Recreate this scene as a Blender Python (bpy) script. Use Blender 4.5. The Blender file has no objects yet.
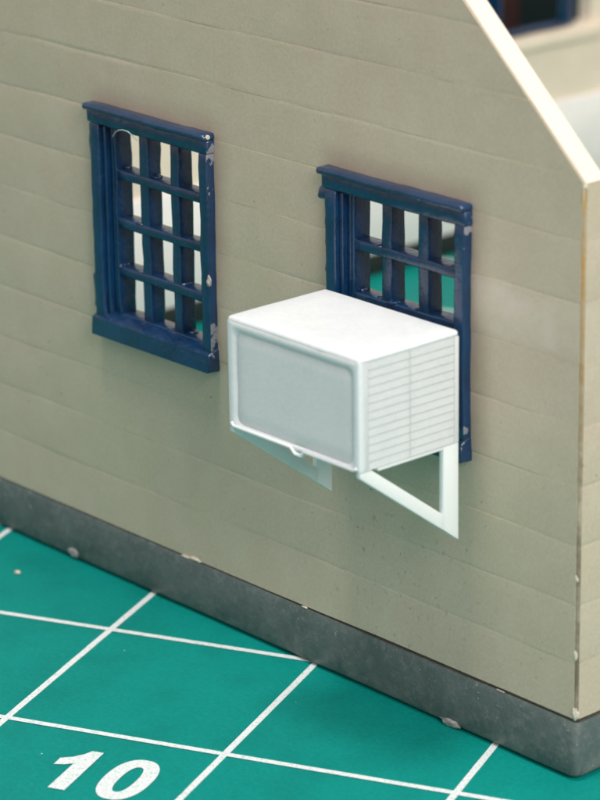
import bpy, bmesh, math, random
from mathutils import Vector, Matrix, noise

# ------------------------------------------------------------------ scene, camera, light
# 1 unit = 1 cm (the thing is a small scale model house on a 1 cm grid cutting mat)
S = bpy.context.scene
COL = S.collection
S.unit_settings.system = 'METRIC'
S.unit_settings.scale_length = 0.01

cam_d = bpy.data.cameras.new('camera')
cam = bpy.data.objects.new('camera', cam_d)
COL.objects.link(cam)
CAM_P = Vector((7.7692, -8.2079, 5.4845))
R_ = Vector((0.66109236, 0.75017235, -0.01408313))
U_ = Vector((-0.23490365, 0.22476312, 0.94567532))
F_ = Vector((-0.71258485, 0.62187055, -0.32480741))
m = Matrix((R_, U_, -F_)).transposed().to_4x4()
m.translation = CAM_P
cam.matrix_world = m
cam_d.sensor_fit = 'HORIZONTAL'
cam_d.sensor_width = 36.0
cam_d.lens = 3111.56 / 600 * 36.0
cam_d.clip_start = 0.1
cam_d.clip_end = 500
cam_d.dof.use_dof = True
cam_d.dof.focus_distance = 13.05
cam_d.dof.aperture_fstop = 1.45
cam_d.dof.aperture_blades = 0
S.camera = cam

world = bpy.data.worlds.new('World')
S.world = world
world.use_nodes = True
world.node_tree.nodes['Background'].inputs['Color'].default_value = (0.97, 0.98, 1.0, 1)
world.node_tree.nodes['Background'].inputs['Strength'].default_value = 0.52

def area(name, direction, dist, size, power, colour, target=(-2.0, 1.0, 1.0)):
    l = bpy.data.lights.new(name, 'AREA')
    l.shape = 'DISK'
    l.size = size
    l.energy = power
    l.color = colour
    o = bpy.data.objects.new(name, l)
    COL.objects.link(o)
    d = Vector(direction).normalized()
    o.location = Vector(target) + d * dist
    o.rotation_euler = d.to_track_quat('Z', 'Y').to_euler()
    return o

area('ceiling_lamp', (0.02, -0.23, 1.0), 30, 7.5, 4500, (1.0, 0.95, 0.90))
area('window_light', (0.80, -0.22, 0.50), 30, 16, 6900, (1.0, 0.965, 0.92))

S.view_settings.view_transform = 'Standard'
S.view_settings.look = 'None'
S.view_settings.gamma = 1.0
S.view_settings.exposure = 0.08
S.view_settings.use_curve_mapping = False
S.cycles.max_bounces = 10

# ------------------------------------------------------------------ helpers
rnd = random.Random(7)

def nz(p, sc, off=0.0):
    return noise.noise(Vector((p[0] * sc + off, p[1] * sc - off, p[2] * sc + 2 * off)))

def tag(o, label=None, cat=None, group=None, kind=None):
    if label: o['label'] = label
    if cat: o['category'] = cat
    if group: o['group'] = group
    if kind: o['kind'] = kind
    return o

def empty(name, loc):
    o = bpy.data.objects.new(name, None)
    o.empty_display_size = 0.3
    COL.objects.link(o)
    o.location = loc
    return o

def world_loc(o):
    v = Vector(o.location)
    p = o.parent
    return v if p is None else v + world_loc(p) + o.matrix_parent_inverse.translation

def put(o, parent):
    if parent is not None:
        o.parent = parent
        o.matrix_parent_inverse = Matrix.Translation(-world_loc(parent))
    return o

def obj(name, bm, mat, parent=None, smooth=40):
    me = bpy.data.meshes.new(name)
    bmesh.ops.recalc_face_normals(bm, faces=bm.faces)
    for f in bm.faces:
        f.smooth = smooth > 0
    if smooth > 0:
        ca = math.radians(smooth)
        for e in bm.edges:
            if len(e.link_faces) == 2 and e.calc_face_angle(0) > ca:
                e.smooth = False
    bm.to_mesh(me)
    bm.free()
    me.materials.append(mat)
    o = bpy.data.objects.new(name, me)
    COL.objects.link(o)
    return put(o, parent)

def box(bm, lo, hi, bev=0.006, seg=0.0, jit=0.0, segs=2, mat=None, sc=14, off=0.0):
    """one bevelled box, optionally cut along its length and slightly uneven"""
    t = bmesh.new()
    bmesh.ops.create_cube(t, size=1)
    lo = Vector(lo); hi = Vector(hi)
    for v in t.verts:
        v.co = Vector([lo[i] + (v.co[i] + .5) * (hi[i] - lo[i]) for i in range(3)])
    if seg > 0:
        for i in range(3):
            L = hi[i] - lo[i]
            n = int(L / seg)
            for k in range(1, n):
                co = Vector((0, 0, 0)); co[i] = lo[i] + L * k / n
                no = Vector((0, 0, 0)); no[i] = 1
                bmesh.ops.bisect_plane(t, geom=t.verts[:] + t.edges[:] + t.faces[:], plane_co=co, plane_no=no, dist=1e-6)
    if bev > 0:
        t.edges.ensure_lookup_table()
        es = [e for e in t.edges if len(e.link_faces) == 2 and e.calc_face_angle(0) > 0.5]
        bmesh.ops.bevel(t, geom=es, offset=bev, segments=segs, profile=0.5, affect='EDGES', clamp_overlap=True)
    if jit > 0:
        for v in t.verts:
            q = v.co.copy()
            v.co += Vector((nz(q, sc, 3.1 + off), nz(q, sc, 9.7 + off), nz(q, sc, 15.3 + off))) * jit
    if mat is not None:
        for v in t.verts:
            v.co = mat @ v.co
    join(bm, t)
    return bm

def join(bm, t):
    mp = {}
    for v in t.verts:
        mp[v] = bm.verts.new(v.co)
    for f in t.faces:
        try:
            bm.faces.new([mp[v] for v in f.verts])
        except ValueError:
            pass
    t.free()

def prism(bm, pts, y0, y1, bev=0.0, mat=None, axis='y', jit=0.0, seg=0.0):
    """polygon pts (a, z) extruded along an axis"""
    t = bmesh.new()
    def P(a, b, d):
        return (a, d, b) if axis == 'y' else ((d, a, b) if axis == 'x' else (a, b, d))
    vs = [t.verts.new(P(a, b, y0)) for a, b in pts]
    f = t.faces.new(vs)
    r = bmesh.ops.extrude_face_region(t, geom=[f])
    for v in [g for g in r['geom'] if isinstance(g, bmesh.types.BMVert)]:
        i = {'y': 1, 'x': 0, 'z': 2}[axis]
        v.co[i] = y1
    if bev > 0:
        es = [e for e in t.edges if len(e.link_faces) == 2 and e.calc_face_angle(0) > 0.3]
        bmesh.ops.bevel(t, geom=es, offset=bev, segments=2, profile=0.5, affect='EDGES', clamp_overlap=True)
    if jit > 0:
        for v in t.verts:
            q = v.co.copy()
            v.co += Vector((nz(q, 14, 3), nz(q, 14, 9), nz(q, 14, 15))) * jit
    if mat is not None:
        for v in t.verts:
            v.co = mat @ v.co
    join(bm, t)
    return bm

def lump(bm, c, r, seed=0, sub=3, amp=0.45, sc=1.4):
    t = bmesh.new()
    bmesh.ops.create_icosphere(t, subdivisions=sub, radius=1)
    for v in t.verts:
        d = 1 + amp * noise.noise(v.co * sc + Vector((seed * 3.7, seed, -seed))) + .2 * noise.noise(v.co * 3.5 + Vector((seed, 4, 1)))
        v.co = Vector((c[0] + v.co.x * d * r[0], c[1] + v.co.y * d * r[1], c[2] + v.co.z * d * r[2]))
    join(bm, t)
    return bm

def tube(bm, pts, rad, n=6):
    t = bmesh.new()
    rings = []
    for i, p in enumerate(pts):
        p = Vector(p)
        a = Vector(pts[max(0, i - 1)]); b = Vector(pts[min(len(pts) - 1, i + 1)])
        d = (b - a).normalized()
        s = d.cross(Vector((0.31, 0.9, 0.2))).normalized(); u = d.cross(s)
        rings.append([t.verts.new(p + (s * math.cos(k * math.tau / n) + u * math.sin(k * math.tau / n)) * rad) for k in range(n)])
    for A, B in zip(rings, rings[1:]):
        for k in range(n):
            t.faces.new((A[k], A[(k + 1) % n], B[(k + 1) % n], B[k]))
    t.faces.new(rings[0]); t.faces.new(rings[-1])
    join(bm, t)

# ------------------------------------------------------------------ materials
class NT:
    def __init__(s, name):
        s.m = bpy.data.materials.new(name)
        s.m.use_nodes = True
        s.t = s.m.node_tree
        s.b = s.t.nodes['Principled BSDF']
        s.co = s.t.nodes.new('ShaderNodeTexCoord').outputs['Object']
    def n(s, kind, **kw):
        nd = s.t.nodes.new(kind)
        for k, v in kw.items():
            setattr(nd, k, v)
        return nd
    def link(s, a, b): s.t.links.new(a, b)
    def noise(s, scale, detail=4, rough=0.55, vec=None):
        nd = s.n('ShaderNodeTexNoise')
        nd.inputs['Scale'].default_value = scale
        nd.inputs['Detail'].default_value = detail
        nd.inputs['Roughness'].default_value = rough
        s.link(vec or s.co, nd.inputs['Vector'])
        return nd.outputs['Fac']
    def ramp(s, fac, stops):
        nd = s.n('ShaderNodeMapRange')
        nd.clamp = True
        nd.inputs['From Min'].default_value = stops[0]
        nd.inputs['From Max'].default_value = stops[1]
        nd.inputs['To Min'].default_value = stops[2] if len(stops) > 2 else 0
        nd.inputs['To Max'].default_value = stops[3] if len(stops) > 2 else 1
        s.link(fac, nd.inputs['Value'])
        return nd.outputs['Result']
    def mix(s, fac, a, b, mode='MIX'):
        nd = s.n('ShaderNodeMix', data_type='RGBA', blend_type=mode)
        for sock, v in ((nd.inputs[0], fac), (nd.inputs[6], a), (nd.inputs[7], b)):
            if isinstance(v, (int, float)): sock.default_value = v
            elif isinstance(v, tuple): sock.default_value = (*v, 1)
            else: s.link(v, sock)
        return nd.outputs[2]
    def math(s, op, a, b=None, clamp=False):
        nd = s.n('ShaderNodeMath', operation=op, use_clamp=clamp)
        for i, v in enumerate((a, b)):
            if v is None: continue
            if isinstance(v, (int, float)): nd.inputs[i].default_value = v
            else: s.link(v, nd.inputs[i])
        return nd.outputs[0]
    def xyz(s):
        nd = s.n('ShaderNodeSeparateXYZ')
        s.link(s.co, nd.inputs[0])
        return nd.outputs
    def band(s, v, lo, hi, soft):
        return s.math('MULTIPLY', s.ramp(v, (lo - soft, lo + soft)), s.ramp(v, (hi + soft, hi - soft)))
    def bump(s, h, strength, dist):
        nd = s.n('ShaderNodeBump')
        nd.inputs['Strength'].default_value = strength
        nd.inputs['Distance'].default_value = dist
        s.link(h, nd.inputs['Height'])
        s.link(nd.outputs['Normal'], s.b.inputs['Normal'])
    def col(s, c):
        if isinstance(c, tuple): s.b.inputs['Base Color'].default_value = (*c, 1)
        else: s.link(c, s.b.inputs['Base Color'])
    def set(s, **kw):
        for k, v in kw.items():
            i = s.b.inputs[k.replace('_', ' ')]
            if hasattr(v, 'is_output'): s.link(v, i)
            else: i.default_value = v

def wall_paint():
    t = NT('beige_wall_paint')
    x, y, z = t.xyz()
    big = t.noise(0.9, 3)
    c = t.mix(t.ramp(big, (.35, .65)), (.530, .430, .325), (.515, .448, .318))
    mid = t.noise(5.0, 5, .65)
    c = t.mix(t.ramp(mid, (.42, .72)), c, (.56, .48, .365))
    fine = t.noise(75, 3, .75)
    c = t.mix(t.ramp(fine, (.42, .68, 0, .30)), c, (.64, .57, .46))
    c = t.mix(t.ramp(t.noise(60, 2, .6), (.60, .40, 0, .12)), c, (.30, .25, .19))
    dark = t.noise(38, 2, .5)
    c = t.mix(t.ramp(dark, (.70, .76, 0, .55)), c, (.13, .11, .08))
    # dark specks lying unevenly in the lower right of the wall, and a sheen painted into the colour beside the second window
    speck_area = t.math('MULTIPLY', t.band(x, -1.4, -.6, .35), t.band(z, .3, .9, .25))
    sp = t.math('MULTIPLY', t.ramp(t.noise(26, 3, .6), (.60, .68)), speck_area)
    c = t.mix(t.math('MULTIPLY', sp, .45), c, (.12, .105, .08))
    sheen = t.math('MULTIPLY', t.band(x, -.62, -.05, .16), t.band(z, 1.76, 1.975, .022))
    sheen = t.math('MULTIPLY', sheen, t.ramp(t.noise(7, 3), (.25, .6)))
    c = t.mix(t.math('MULTIPLY', sheen, .45), c, (.70, .61, .53))
    # brownish tone-mapping halo round the window castings, put into the colour
    st = None
    for x0 in (-3.0, -1.431):
        q = t.math('MULTIPLY', t.band(x, x0 - .02, x0 + .88, .07), t.band(z, 1.25, 2.30, .075))
        st = q if st is None else t.math('MAXIMUM', st, q)
    st = t.math('MULTIPLY', st, t.ramp(t.noise(4, 3), (.25, .6, .35, .8)))
    c = t.mix(st, c, (.36, .265, .21))
    t.col(c)
    t.set(Roughness=t.ramp(t.noise(12, 3), (.3, .7, .30, .46)), Specular_IOR_Level=.5)
    h = t.math('ADD', t.math('MULTIPLY', fine, .5), t.noise(30, 3))
    t.bump(h, .16, .005)
    return t.m

def simple(name, c, rough=.5, var=0.12, scale=8, bump=.2, bdist=.005, fine=60, **kw):
    t = NT(name)
    lo = tuple(v * (1 - var) for v in c); hi = tuple(min(1, v * (1 + var)) for v in c)
    t.col(t.mix(t.ramp(t.noise(scale, 4, .6), (.3, .7)), lo, hi))
    t.set(Roughness=t.ramp(t.noise(scale * 1.7, 3), (.3, .7, rough * .85, min(1, rough * 1.15))))
    if bump: t.bump(t.noise(fine, 4, .6), bump, bdist)
    t.set(**kw)
    return t.m

def navy_paint():
    t = NT('navy_gloss_paint')
    x, y, z = t.xyz()
    geo = t.n('ShaderNodeNewGeometry')
    nx = t.n('ShaderNodeSeparateXYZ'); t.link(geo.outputs['True Normal'], nx.inputs[0])
    right = t.ramp(nx.outputs[0], (.45, .8))
    c = t.mix(t.ramp(t.noise(6, 3), (.35, .65)), (.0020, .022, .066), (.0036, .034, .102))
    # paint rubbed off along the right edges, grey plastic below
    n1 = t.noise(9, 4, .6)
    e1 = t.math('MAXIMUM', t.band(z, 1.90, 2.27, .10), t.band(z, 1.18, 1.46, .10))
    e1 = t.math('MULTIPLY', e1, t.band(x, -2.190, -2.0, .004))
    e2 = t.math('MULTIPLY', t.math('MAXIMUM', t.band(z, 2.03, 2.24, .03), t.band(z, 1.30, 1.36, .02)), t.band(x, -.622, -.45, .004))
    w = t.math('ADD', t.math('ADD', e1, e2), t.math('MULTIPLY', t.math('SUBTRACT', n1, .5), 2.6))
    w = t.math('MULTIPLY', t.ramp(w, (1.04, 1.10)), right)
    scuff = t.ramp(t.noise(34, 3, .7), (.735, .76, 0, .75))
    w = t.math('MAXIMUM', w, scuff)
    t.col(t.mix(w, c, (.20, .20, .23)))
    t.set(Roughness=t.ramp(w, (0, 1, .15, .6)), Specular_IOR_Level=.85)
    t.bump(t.noise(20, 5, .65), .42, .014)
    return t.m

def mat_green():
    t = NT('green_mat_vinyl')
    c = t.mix(t.ramp(t.noise(1.2, 4), (.3, .7)), (.0006, .190, .164), (.0008, .228, .198))
    c = t.mix(t.ramp(t.noise(48, 4, .75), (.42, .70, 0, .65)), c, (.004, .275, .235))
    c = t.mix(t.ramp(t.noise(3.5, 4, .6), (.45, .70, 0, .35)), c, (.0008, .14, .118))
    c = t.mix(t.ramp(t.noise(30, 2, .5), (.785, .80, 0, .8)), c, (.55, .68, .62))
    t.col(c)
    t.set(Roughness=.5, Specular_IOR_Level=.13)
    t.bump(t.noise(80, 3, .7), .35, .006)
    return t.m

def print_white():
    t = NT('white_printed_ink')
    c = t.mix(t.ramp(t.noise(95, 3, .7), (.52, .66, 0, .85)), (.74, .76, .77), (.25, .50, .45))
    t.col(c)
    t.set(Roughness=.6)
    t.bump(t.noise(80, 3), .3, .005)
    return t.m

def resin():
    t = NT('white_resin')
    c = t.mix(t.ramp(t.noise(9, 4), (.3, .7)), (.69, .725, .745), (.74, .77, .785))
    c = t.mix(t.ramp(t.noise(55, 3, .7), (.40, .66, 0, .5)), c, (.80, .83, .845))
    t.col(c)
    t.set(Roughness=.48, Subsurface_Weight=.45, Subsurface_Radius=(.05, .06, .064), Subsurface_Scale=1.0, Specular_IOR_Level=.35)
    t.bump(t.noise(70, 3, .7), .25, .004)
    return t.m

def resin_thin():
    t = NT('translucent_resin')
    t.col((.90, .95, .945))
    t.set(Roughness=.45, Transmission_Weight=.12, IOR=1.3, Subsurface_Weight=.4, Subsurface_Radius=(.04, .05, .055), Subsurface_Scale=1.0)
    t.bump(t.noise(60, 3, .7), .3, .005)
    return t.m

M_WALL = wall_paint()
M_PLASTIC = simple('cream_bare_plastic', (.80, .70, .57), .5, .06, 4, .15)
M_LINER = simple('white_inner_lining', (.88, .84, .82), .6, .04, 5, .1)
M_NAVY = navy_paint()
def foundation_paint():
    t = NT('grey_foundation_paint')
    x, y, z = t.xyz()
    c = t.mix(t.ramp(t.noise(4, 5, .65), (.35, .65)), (.072, .094, .090), (.108, .132, .127))
    c = t.mix(t.ramp(t.noise(26, 4, .7), (.50, .74, 0, .6)), c, (.19, .205, .195))
    # patchy, paler lower edge
    pale_edge = t.math('MULTIPLY', t.band(z, -.05, .085, .035), t.ramp(t.noise(9, 4, .7), (.42, .66)))
    c = t.mix(t.math('MULTIPLY', pale_edge, .5), c, (.24, .235, .22))
    c = t.mix(t.ramp(t.noise(55, 2, .5), (.70, .74, 0, .7)), c, (.40, .38, .34))
    t.col(c)
    t.set(Roughness=t.ramp(t.noise(12, 3), (.3, .7, .34, .58)))
    t.bump(t.math('ADD', t.noise(28, 4, .7), t.noise(7, 3)), .35, .010)
    return t.m
M_BASE = foundation_paint()
M_MAT = mat_green()
M_INK = print_white()
M_RESIN = resin()
M_THIN = resin_thin()
def glue():
    t = NT('amber_glue')
    x, y, z = t.xyz()
    c = t.mix(t.ramp(z, (1.1, 2.1)), (.17, .135, .095), (.46, .27, .10))
    c = t.mix(t.ramp(t.noise(3.0, 4, .65), (.45, .60)), c, (.40, .34, .25))
    t.col(c); t.set(Roughness=.35)
    t.bump(t.noise(30, 3), .3, .01)
    return t.m
M_GLUE = glue()
M_GAP_SHADE = simple('brown_gap_shade', (.075, .05, .032), .6, .4, 10, .2)
M_CHIP = simple('pale_chip', (.62, .55, .45), .6, .15, 40, .3)
M_CHIPG = simple('grey_burr', (.33, .31, .30), .5, .2, 40, .3)
M_STRING = simple('paint_string', (.35, .42, .40), .4, .1, 20, 0)
M_BLACK = simple('black_plastic', (.008, .009, .011), .5, .2, 6, .1)
M_RED = simple('dark_red_plastic', (.10, .012, .010), .5, .2, 6, .1)
M_SHADE_STRIP = simple('dark_shade_strip', (.012, .016, .014), .6, .2, 6, .1)
M_TABLE = simple('table_top_laminate', (.30, .27, .23), .5, .15, .6, .1)

# ------------------------------------------------------------------ the surface: table and cutting mat
TH, GX, GY = 0.4551, -2.0334, -1.314
GM = Matrix.Translation((GX, GY, 0)) @ Matrix.Rotation(TH, 4, 'Z')      # grid -> house frame
bm = bmesh.new()
bmesh.ops.create_grid(bm, x_segments=1, y_segments=1, size=90)
bmesh.ops.translate(bm, verts=bm.verts, vec=(0, 0, -0.305))
tag(obj('table', bm, M_TABLE, smooth=0), 'plain table top under the cutting mat', 'table', kind='structure')

MI0, MI1, MJ0, MJ1 = -12, 9, -6, 15
mat_root = empty('cutting_mat', GM @ Vector((0, 0, -0.3)))
tag(mat_root, 'green cutting mat with white one centimetre grid under the model house', 'cutting mat')
bm = bmesh.new()
box(bm, (MI0 - 1, MJ0 - 1, -0.3), (MI1 + 1, MJ1 + 1, 0.0), .03, mat=GM)
obj('mat_sheet', bm, M_MAT, mat_root)

def strip(a, b, w, z=0.0025, n=60, seed=0.0):
    """a printed line lying 0.025 mm proud of the mat, its edges a little ragged"""
    t = bmesh.new()
    a = Vector((*a, 0)); b = Vector((*b, 0))
    d = (b - a).normalized(); s = Vector((-d.y, d.x, 0))
    L = []
    for k in range(n + 1):
        p = a.lerp(b, k / n)
        e1 = 1 + .10 * nz(p, 9, seed); e2 = 1 + .10 * nz(p, 9, seed + 5)
        L.append([GM @ (p + s * w * .5 * e1 + Vector((0, 0, z))), GM @ (p - s * w * .5 * e2 + Vector((0, 0, z)))])
    vs = [[t.verts.new(q) for q in r] for r in L]
    lo = [[t.verts.new(q - Vector((0, 0, .0015))) for q in r] for r in L]
    for k in range(n):
        t.faces.new((vs[k][0], vs[k][1], vs[k + 1][1], vs[k + 1][0]))
        t.faces.new((vs[k][0], vs[k + 1][0], lo[k + 1][0], lo[k][0]))
        t.faces.new((vs[k][1], vs[k + 1][1], lo[k + 1][1], lo[k][1]))
    return t
for i in range(-7, 6):
    obj('grid_line', strip((i, -4), (i, 10), .030, .0025, 220, i), M_INK, mat_root)
for j in range(-3, 10):
    obj('grid_line', strip((-8, j), (7, j), .030, .0045, 220, j + 40), M_INK, mat_root)

# the printed figure 10
bm = bmesh.new()
one = [(.535, -.166), (.484, -.166), (.465, -.205), (.430, -.245), (.388, -.268), (.388, -.330), (.430, -.318), (.462, -.296), (.462, -.530), (.537, -.530)]
vs = [bm.verts.new(GM @ Vector((a, b, .003))) for a, b in one]
bm.faces.new(vs)
obj('digit', bm, M_INK, mat_root, smooth=0)
bm = bmesh.new()
cx, cy = .733, -.353
ring = []
for k in range(40):
    a = k * math.tau / 40
    def se(rx, ry, e=0.86):
        c, s = math.cos(a), math.sin(a)
        return (cx + rx * math.copysign(abs(c) ** e, c), cy + ry * math.copysign(abs(s) ** e, s))
    ring.append([bm.verts.new(GM @ Vector((*q, .003))) for q in (se(.102, .187), se(.036, .118))])
for k in range(40):
    A, B = ring[k], ring[(k + 1) % 40]
    bm.faces.new((A[0], B[0], B[1], A[1]))
obj('digit', bm, M_INK, mat_root, smooth=0)

# ------------------------------------------------------------------ the model house
W, D, H0, EAVE, SLOPE, T = 5.85, 8.0, 0.2535, 2.457, 0.925, 0.11
APEX = EAVE + SLOPE * W / 2
PITCH = 0.2475
WW, WH, ZT = 0.832, 1.072, 2.266
ZB = ZT - WH
WINX = (-3.000, -1.431)
house = empty('model_house', (-W / 2, D / 2, 0))
tag(house, 'roofless beige model house with navy windows and grey foundation on green mat', 'model house')

def sheet(levels, rng, holes, mapf, depth, seg=.12, wav=.0014, seed=0.0, bottom=None):
    """front skin between z levels [(z, recess)], x range rng(z), rectangular holes cut out, then given depth"""
    t = bmesh.new()
    zs = sorted({z for z, _ in levels} | {h for ho in holes for h in ho[2:] if levels[0][0] < h < levels[-1][0]})
    lv = sorted(levels)
    def rec(z):
        for (za, ra), (zb, rb) in zip(lv, lv[1:]):
            if za - 1e-9 <= z <= zb + 1e-9:
                return ra + (rb - ra) * (z - za) / (zb - za)
        return 0
    cache = {}
    def V(s, z):
        key = (round(s, 5), round(z, 5))
        if key not in cache:
            r = rec(z)
            g = .04 + .96 * max(0, min(1, .5 + 1.9 * nz((s, z, 0), 1.1, seed + 5)))
            d = r * g + wav * nz((s, z, 0), 2.6, seed) + wav * .5 * nz((s, z, 0), 9, seed)
            zz = z + (0 if bottom is None or z > lv[0][0] + 1e-6 else bottom(s))
            cache[key] = t.verts.new(mapf(s, zz, d))
        return cache[key]
    for z0, z1 in zip(zs, zs[1:]):
        a0, b0 = rng(z0); a1, b1 = rng(z1)
        cuts = sorted([(h[0], h[1]) for h in holes if h[2] < (z0 + z1) / 2 < h[3]])
        runs, p0, p1 = [], a0, a1
        for ha, hb in cuts:
            runs.append((p0, p1, ha, ha)); p0 = p1 = hb
        runs.append((p0, p1, b0, b1))
        for l0, l1, r0, r1 in runs:
            n = max(1, int(max(r0 - l0, r1 - l1) / seg))
            for k in range(n):
                f0, f1 = k / n, (k + 1) / n
                q = [V(l0 + (r0 - l0) * f0, z0), V(l0 + (r0 - l0) * f1, z0), V(l1 + (r1 - l1) * f1, z1), V(l1 + (r1 - l1) * f0, z1)]
                if len(set(q)) >= 3:
                    try: t.faces.new(list(dict.fromkeys(q)))
                    except ValueError: pass
    n0 = Vector(mapf(0, 0, 1)) - Vector(mapf(0, 0, 0))
    r = bmesh.ops.extrude_face_region(t, geom=t.faces[:])
    for g in r['geom']:
        if isinstance(g, bmesh.types.BMVert):
            # flat back plane
            g.co = g.co + n0 * depth
    return t

def pieces(t):
    """the loose pieces of a bmesh, each as a bmesh of its own"""
    left, out = set(t.verts), []
    while left:
        st = [left.pop()]; grp = set(st)
        while st:
            for e in st.pop().link_edges:
                for v in e.verts:
                    if v in left: left.discard(v); grp.add(v); st.append(v)
        b = bmesh.new(); mp = {v: b.verts.new(v.co) for v in t.verts if v in grp}
        for f in t.faces:
            if f.verts[0] in grp: b.faces.new([mp[v] for v in f.verts])
        out.append(b)
    t.free()
    return out

def gable(z):
    i = 0 if z <= EAVE else (z - EAVE) / SLOPE
    return (-W + i, -i)
def gable_in(z):                       # planks stop just short of the corner so that the glue bead shows
    a, b = gable(z)
    return (a + .012, b - (.014 if z < EAVE - .01 else .002))
holes = [(x + .035, x + WW - .035, ZB + .03, ZT - .03) for x in WINX]

F = lambda s, z, d: (s, d, z)                                   # front wall: d goes into the house
Rr = lambda s, z, d: (-d, s, z)                                 # right wall, s = y
Lf = lambda s, z, d: (-W + d, s, z)                             # left wall
Bk = lambda s, z, d: (s, D - d, z)                              # back wall

def gap(s):
    k = max(0, min(1, (s + 2.3) / 1.6))
    return .001 + .014 * k * k + .003 * k * nz((s, 0, 0), 5)

def gable_core(z):
    a, b = gable(z)
    return (a, b - .0125) if z < EAVE - .001 else (a, b)
bm = sheet([(H0 - .003, 0), (EAVE - .003, 0), (EAVE, 0), (APEX - .004, 0)], gable_core, holes, lambda s, z, d: (s, .0105 + d, z), T - .0105, wav=0)
front = obj('front_wall', bm, M_PLASTIC, house, smooth=20)
nc = int((APEX - H0) / PITCH) + 1
def courses(n, top): 
    for k in range(n):
        z0 = H0 + k * PITCH; z1 = min(z0 + PITCH, top)
        if z1 - z0 > .05: yield k, z0, z1
for k, z0, z1 in courses(nc, APEX - .01):
    c = .016
    rc = .0016
    lv = [(z0, rc if k else 0), (z0 + c * .5, rc * .35 if k else 0), (z0 + c, 0), (z1 - c, 0), (z1 - c * .5, rc * .35), (z1, rc)]
    if z0 < EAVE < z1 and all(abs(EAVE - q[0]) > .003 for q in lv):
        lv.append((EAVE, 0)); lv.sort()
    bm = sheet(lv, gable_in, holes, F, .008, seg=.08, wav=.0016, seed=k * 1.7, bottom=gap if k == 0 else None)
    for pc in pieces(bm):
        obj('plank', pc, M_WALL, front, smooth=60)

# right, left and back walls with their planks
rng_r = lambda z: (.0135, D - .02)
bm = sheet([(H0 - .003, 0), (EAVE - .01, 0)], lambda z: (T + .001, D - T - .001), [], lambda s, z, d: (-.0105 - d, s, z), T - .0105, seg=1, wav=0)
right = obj('side_wall', bm, M_PLASTIC, house, smooth=20)
for k, z0, z1 in courses(9, EAVE - .002):
    c, rc = .016, .0030
    lv = [(z0, rc if k else 0), (z0 + c * .5, rc * .35 if k else 0), (z0 + c, 0), (z1 - c, 0), (z1 - c * .5, rc * .35), (z1, rc)]
    bm = sheet(lv, rng_r, [], Rr, .008, seg=.1, wav=.0016, seed=50 + k * 1.7, bottom=(lambda s: .012) if k == 0 else None)
    obj('plank', bm, M_WALL, right, smooth=60)

LW_Y, LW_ZT = 5.08, 2.255            # the window in the far wall that shows over the gable slope
LH = [(LW_Y + .035, LW_Y + 1.02, 1.285, LW_ZT - .03)]
bm = sheet([(H0 - .003, 0), (EAVE - .01, 0)], lambda z: (T + .001, D - T - .001), LH, Lf, T, seg=1, wav=0)
left = obj('side_wall', bm, M_PLASTIC, house, smooth=20)
bm = bmesh.new()
box(bm, (-W + T + .001, T + .01, .135), (-W + T + .022, D - T - .01, .82), .004)
obj('wall_lining', bm, M_LINER, left)
obj('shade_strip', box(bmesh.new(), (-W + T + .001, T + .012, .002), (-W + T + .030, D - T - .012, .133), .004), M_SHADE_STRIP, left)  # dark strip added to stand for the shade along the wall foot
bm = bmesh.new()
box(bm, (-W + T + .002, LW_Y - .02, 1.195), (-W + T + .05, LW_Y + 1.09, 1.273), .006)
obj('window_ledge', bm, M_PLASTIC, left)
bm = sheet([(H0 - .003, 0), (EAVE, 0), (APEX - .004, 0)], gable, [], Bk, T, seg=1, wav=0)
obj('back_wall', bm, M_PLASTIC, house, smooth=20)

# foundation: a ring with a rounded outer corner and a small undercut
bm = bmesh.new()
def ringpts(o, i=0):
    r = .034
    pts = []
    for (cx_, cy_, a0) in ((o - r, -o + r, -90), (o - r, D + o - r, 0), (-W - o + r, D + o - r, 90), (-W - o + r, -o + r, 180)):
        for q in range(5):
            a = math.radians(a0 + q * 22.5)
            pts.append((cx_ + r * math.cos(a), cy_ + r * math.sin(a)))
    # denser along the straight runs so that the face can be uneven
    out = []
    for p, q in zip(pts, pts[1:] + pts[:1]):
        L = math.hypot(q[0] - p[0], q[1] - p[1]); n = int((W if abs(q[0] - p[0]) > 1 else D) / .06) if L > .3 else 1
        for k in range(n): out.append((p[0] + (q[0] - p[0]) * k / n, p[1] + (q[1] - p[1]) * k / n))
    return out
prof = [(-.012, .001), (.010, .014), (.020, .030), (.019, .12), (.014, .225), (.006, .246), (-.02, .2495), (-.105, .2495), (-.105, .001)]
rings = []
for o, z in prof:
    row = []
    for (a, b) in ringpts(o):
        w = .0035 * nz((a, b, z), 3.0) + .002 * nz((a, b, z), 11)
        row.append(bm.verts.new((a + (w if abs(a + W / 2) > W / 2 - .05 else 0), b + (w if b < .1 else 0), z)))
    rings.append(row)
n = len(rings[0])
for A, B in zip(rings, rings[1:] + rings[:1]):
    for k in range(n):
        bm.faces.new((A[k], A[(k + 1) % n], B[(k + 1) % n], B[k]))
found = obj('foundation', bm, M_BASE, house, smooth=50)
for k, (c, r, mt) in enumerate([((-1.62, -.004, .252), (.020, .004, .004), M_CHIP), ((-.42, -.003, .250), (.026, .004, .004), M_CHIPG), ((-3.262, -.018, .036), (.034, .008, .022), M_CHIPG), ((-2.372, -.003, .256), (.046, .006, .008), M_CHIP),
                                ((-.70, -.018, .022), (.055, .010, .018), M_CHIPG), ((-2.43, -.003, .251), (.03, .006, .005), M_CHIP)]):
    bm = lump(bmesh.new(), c, r, k + 1, amp=.4, sc=1.6)
    obj('plastic_burr', bm, mt, found, smooth=60)

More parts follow.
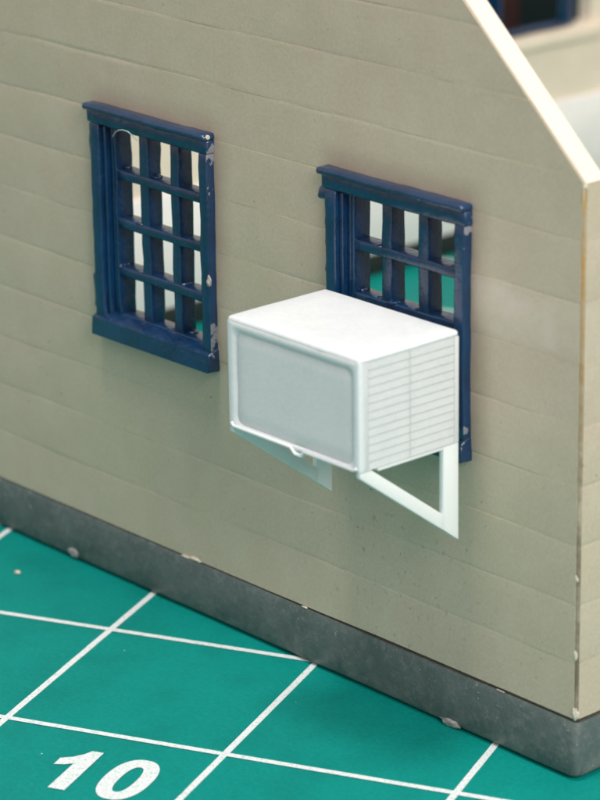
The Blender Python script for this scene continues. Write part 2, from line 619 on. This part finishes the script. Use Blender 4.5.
# glue bead down the corner and brown strips standing in for the shadow line under the wall
bm = bmesh.new()
rows = []
for k in range(70):
    z = H0 + .02 + (EAVE - H0 - .02) * k / 69
    w = .003 * nz((0, 0, z), 6) + .002 * nz((0, 0, z), 19)
    rows.append([bm.verts.new(q) for q in ((-.016, .002 + w, z), (-.006 + w, .001 + w, z), (-.0005 + w, .007, z), (-.002 + w, .016, z))])
for A, B in zip(rows, rows[1:]):
    for q in range(3): bm.faces.new((A[q], A[q + 1], B[q + 1], B[q]))
obj('glue_bead', bm, M_GLUE, house, smooth=80)
obj('gap_shade', box(bmesh.new(), (-3.2, .0040, H0 - .0035), (-.006, .012, H0 + .017), 0), M_GAP_SHADE, house, smooth=0)
obj('gap_shade', box(bmesh.new(), (-.0120, .0125, H0 - .0030), (-.0040, D - .1, H0 + .0165), 0), M_GAP_SHADE, house, smooth=0)
for k, (c, r) in enumerate([((-.012, .004, .535), (.010, .006, .026)), ((-.014, .003, .86), (.013, .005, .016)), ((-.010, .006, .285), (.013, .012, .026)), ((-.006, .008, 2.445), (.010, .010, .012))]):
    obj('corner_chip', lump(bmesh.new(), c, r, 11 + k, amp=.35, sc=1.6), M_CHIP, house, smooth=60)

# ------------------------------------------------------------------ window castings
def window(parent, mt, bumps=(), string=False, left_ext=.0, seed=0, label=None, bars=True):
    """local frame: x = across, z = up, -y = outward; mt places it"""
    J = .0052
    root = empty('window', mt @ Vector((WW / 2, 0, 0)))
    put(root, parent)
    if label: root['label'] = label
    def part(name, lo, hi, bev=.008, jit=J, seg=.07):
        t = bmesh.new()
        box(t, lo, hi, bev, seg=seg, jit=jit, mat=mt, sc=9, off=seed)
        return obj(name, t, M_NAVY, root, smooth=50)
    yf = -.042
    part('jamb', (WW - .062, yf, .08), (WW - .004, .035, .984), .008, J, .06)
    lj = part('jamb', (.012, yf, .08), (.075, .035, .984), .008, J, .06)
    for (z0, z1, w) in bumps:
        t = bmesh.new()
        box(t, (.012 - w, yf + .010, z0), (.05, -.004, z1), .012, seg=.04, jit=.012, mat=mt, sc=16, off=seed)
        obj('moulding_flash', t, M_NAVY, root, smooth=50)
    part('head', (-.004 - left_ext, yf - .002, .981), (WW + .001, .035, 1.045), .010)
    part('head_cap', (-.016 - left_ext, yf - .020, 1.041), (WW + .003, .01, 1.072), .012)
    t = bmesh.new()
    prism(t, [(yf - .024, .004), (.035, .0), (.035, .112), (-.020, .104), (yf - .018, .084)], .004, WW + .003, .008, mt, 'x', J)
    obj('sill', t, M_NAVY, root, smooth=50)
    # stepped inner frame
    for a, b, y in ((.0755, .0985, -.020), (.099, .118, .006)):
        part('inner_stile', (a, y, .100), (b, .050, .974), .004, .002, .08)
    part('inner_stile', (WW - .0845, -.016, .100), (WW - .0625, .050, .974), .004, .002, .08)
    part('inner_head', (.0765, -.018, .9710), (WW - .0640, .0495, .9875), .004, .002, .08)
    # sash: stiles, rails, bars
    y0, y1 = .010, .098
    for a, b in ((.1185, .138), (WW - .107, WW - .085)):
        part('stile', (a, y0 - .004, .095), (b, y1, .974), .004)
    part('rail', (.1185, y0 - .003, .085), (WW - .085, y1 - .001, .112), .004)
    part('rail', (.1185, y0 - .003, .961), (WW - .085, y1 - .001, .981), .004)
    px0, px1, pz0, pz1 = .138, WW - .107, .112, .961
    bw, bh = .056, .044
    pw = (px1 - px0 - 2 * bw) / 3; ph = (pz1 - pz0 - 3 * bh) / 4
    for k in (1, 2) if bars else ():
        a = px0 + k * pw + (k - 1) * bw
        part('glazing_bar', (a, y0 + .002, pz0 - .004), (a + bw, y1 - .003, pz1 + .004), .007)
    for k in (1, 2, 3) if bars else ():
        a = pz0 + k * ph + (k - 1) * bh
        part('glazing_bar', (px0 - .004, y0 - .002, a), (px1 + .004, y1 - .006, a + bh), .007)
    if not bars: return root
    # paint pooled in the lower corners of the panes
    t = bmesh.new()
    rr = random.Random(seed)
    for i in range(3):
        for j in range(4):
            a = px0 + i * (pw + bw); z = pz0 + j * (ph + bh)
            for xx in (a + .006, a + pw - .006):
                if rr.random() < .45: continue
                lump(t, mt @ Vector((xx, y0 + rr.uniform(.012, .06), z + .001)), (rr.uniform(.014, .034), rr.uniform(.016, .034), rr.uniform(.006, .011)), rr.random() * 50, sub=3, amp=.25)
    o = obj('pooled_paint', t, M_NAVY, root, smooth=80)
    o['kind'] = 'stuff'
    if string:
        pts = [(.205, -.058, 0.954), (.235, -.068, 0.979), (.270, -.076, 0.997), (.300, -.076, 1.004), (.335, -.074, 1.002), (.365, -.070, 0.987), (.385, -.062, 0.969)]
        t = bmesh.new()
        tube(t, [mt @ Vector(p) for p in pts], .0028)
        obj('paint_string', t, M_STRING, root, smooth=80)
    return root

w1 = window(house, Matrix.Translation((WINX[0], 0, ZB)), bumps=((.80, .98, .024), (.12, .28, .026), (.05, .10, .016)), string=True, seed=1,
            label='fully visible navy window, twelve panes, grey scuffs along its right edge')
t = lump(bmesh.new(), (-2.172, -.042, 1.615), (.012, .010, .022), 31, amp=.7)
obj('paint_blob', t, M_CHIPG, w1, smooth=70)
t = lump(bmesh.new(), (-2.168, -.035, 2.252), (.006, .014, .009), 33, amp=.5)
obj('paint_blob', t, M_CHIP, w1, smooth=70)
w2 = window(house, Matrix.Translation((WINX[1], 0, ZB)), bumps=((.925, .985, .05), (.62, .88, .008)), seed=5,
            label='navy window half hidden behind the white air conditioner')
w3 = window(house, Matrix.Translation((-W + .03, LW_Y + .09 + WW, LW_ZT - WH + .03)) @ Matrix.Rotation(-math.pi / 2, 4, 'Z'), seed=9, bars=False,
            label='blurred navy window in the far side wall')

# ------------------------------------------------------------------ air conditioner on two brackets
AX0, AX1, AYF, AYB, AZ0, AZ1 = -1.357, -.572, -.627, -.094, 1.306, 1.775
ac = empty('air_conditioner', ((AX0 + AX1) / 2, (AYF + AYB) / 2, .90))
tag(ac, 'white translucent box air conditioner hung on triangular brackets below the right window', 'air conditioner')
bm = bmesh.new()
# body, set in a little at the sides behind the louvres
box(bm, (AX0 + .014, AYF + .022, AZ0 + .004), (AX1 - .014, AYB, AZ1 - .020), .004)
casing = obj('casing', bm, M_RESIN, ac)
bm = bmesh.new()
box(bm, (AX0 - .0003, AYF - .0003, AZ1 - .030), (AX1 + .0003, AYB - .001, AZ1), .015, seg=.1, jit=.002, segs=3)
obj('top_cover', bm, M_RESIN, ac)
# front frame and panel
B = .042
bm = bmesh.new()
def rrect(x0, x1, z0, z1, r, n=6):
    out = []
    for cx_, cz_, a0 in ((x1 - r, z1 - r, 0), (x0 + r, z1 - r, 90), (x0 + r, z0 + r, 180), (x1 - r, z0 + r, 270)):
        for q in range(n + 1):
            a = math.radians(a0 + q * 90 / n); out.append((cx_ + r * math.cos(a), cz_ + r * math.sin(a)))
    return out
fz1 = AZ1 - .017
lay = [(0, .030, .006), (0, .007, .006), (.0025, .0022, .006), (.007, 0, .008), (B - .012, .0004, .026), (B - .004, .003, .030), (B + .004, .0085, .034), (B + .010, .0100, .036)]
rows = []
for ins, y, r in lay:
    low = ins * .40
    rows.append([bm.verts.new((px_, AYF + y, pz_)) for px_, pz_ in rrect(AX0 + ins, AX1 - ins, AZ0 + low, fz1 - max(0, ins - .006), r)])
for A, B_ in zip(rows, rows[1:]):
    for k in range(len(A)): bm.faces.new((A[k], A[(k + 1) % len(A)], B_[(k + 1) % len(A)], B_[k]))
obj('front_frame', bm, M_RESIN, ac, smooth=60)
bm = bmesh.new()
box(bm, (AX0 + B - .004, AYF + .0096, AZ0 + .020), (AX1 - B + .004, AYF + .026, AZ1 - .056), .004, seg=.06, jit=.0014)
obj('front_panel', bm, M_RESIN, ac)
bm = bmesh.new()           # narrow raised lip with a notch at the middle of the lower edge
zl = AZ0 + .009
xm = -.925
lip = [(AX0 + .022, zl + .014), (AX0 + .034, zl), (xm - .050, zl), (xm - .022, zl - .022), (xm + .010, zl - .022), (xm + .030, zl), (AX1 - .030, zl), (AX1 - .018, zl + .010)]
rows = []
for i, (a, z) in enumerate(lip):
    p, q = lip[max(0, i - 1)], lip[min(len(lip) - 1, i + 1)]
    L = math.hypot(q[0] - p[0], q[1] - p[1]); nx_, nz_ = -(q[1] - p[1]) / L, (q[0] - p[0]) / L
    rows.append([bm.verts.new((a + nx_ * w, AYF + y, z + nz_ * w)) for w, y in ((-.007, .012), (-.006, -.006), (-.003, -.010), (.003, -.010), (.006, -.006), (.007, .012))])
for A, B_ in zip(rows, rows[1:]):
    for k in range(6): bm.faces.new((A[k], A[(k + 1) % 6], B_[(k + 1) % 6], B_[k]))
bm.faces.new(rows[0]); bm.faces.new(rows[-1])
obj('lower_lip', bm, M_RESIN, ac)
# side frames and louvres
NS = 13
for side in (0, 1):
    xs = (AX1 - .016, AX1) if side else (AX0, AX0 + .016)
    ym = (AYF + AYB) / 2 + .004
    obj('side_post', box(bmesh.new(), (xs[0], AYF + .0285, AZ0 + .001), (xs[1] - .0002, AYF + .048, AZ1 - .024), .004), M_RESIN, ac)
    obj('side_post', box(bmesh.new(), (xs[0], AYB - .024, AZ0 + .001), (xs[1] - .0002, AYB - .0005, AZ1 - .024), .004), M_RESIN, ac)
    obj('side_rib', box(bmesh.new(), (xs[0] + .001, ym - .0012, AZ0 + .001), (xs[1] - .003, ym + .0012, AZ1 - .024), .002), M_RESIN, ac)
    zt = AZ1 - .026; zb = AZ0 + .002
    p = (zt - zb) / NS
    for k in range(NS):
        z = zb + k * p
        for (ya, yb) in ((AYF + .047, ym - .0008), (ym + .0008, AYB - .023)):
            t = bmesh.new()
            xo = AX1 - .0015 if side else AX0 + .0015
            sg = -1 if side else 1
            prism(t, [(xo, z + .003), (xo + sg * .002, z + .0006), (xo + sg * .016, z + .0006), (xo + sg * .016, z + p * .988), (xo + sg * .0020, z + p * .988)], ya, yb, 0, None, 'y')
            obj('louvre_slat', t, M_RESIN, ac, smooth=0)
# brackets
for side in (0, 1):
    xa, xb = (AX1 - .028, AX1 - .0005) if side else (AX0 + .0005, AX0 + .028)
    bm = bmesh.new()
    zt = AZ0 - .0005
    zb = .895
    yl = AYB - .086
    prism(bm, [(yl, .955), (AYB, .890), (AYB, zt), (yl, zt)], xa, xb, .005, None, 'x', .002)
    leg = obj('bracket', bm, M_THIN, ac, smooth=40)
    bm = bmesh.new()
    prism(bm, [(AYF + .002, zt), (AYF + .005, zt - .022), (AYB - .006, .896), (AYB - .006, .952), (yl + .002, 1.021), (AYF + .067, zt)], xa + .001, xb - .001, .005, None, 'x', .002)
    obj('strut', bm, M_THIN, leg, smooth=40)
    bm = bmesh.new()
    box(bm, (xa + .002, AYF + .10, zt - .012), (xb - .002, yl + .004, zt + .0003), .003)
    obj('top_bar', bm, M_THIN, leg)

# ------------------------------------------------------------------ blurred dark box beyond the far wall, and a crumb on the mat
bx = empty('dark_box', (-9.0, 8.6, .006))
tag(bx, 'blurred black box beyond the far wall, seen through the far window', 'box')
bm = bmesh.new()
box(bm, (-10.6, 6.2, .006), (-8.2, 12.0, 1.9), .06)
obj('box_body', bm, M_BLACK, bx)
bm = bmesh.new()
box(bm, (-10.65, 6.15, 1.9), (-8.15, 12.05, 2.5), .08)
obj('box_lid', bm, M_BLACK, bx)
bm = bmesh.new()
box(bm, (-8.195, 6.3, .5), (-8.16, 7.9, 1.8), .01)
obj('red_panel', bm, M_RED, bx)

d = (GM.inverted() @ Vector((-3.25, -.45, 0)))
bm = lump(bmesh.new(), (-3.30, -.32, .008), (.016, .011, .006), 71, amp=.8, sc=2)
tag(obj('crumb', bm, M_CHIP, None, smooth=60), 'tiny tan crumb lying on the green mat near the left grid line', 'crumb')
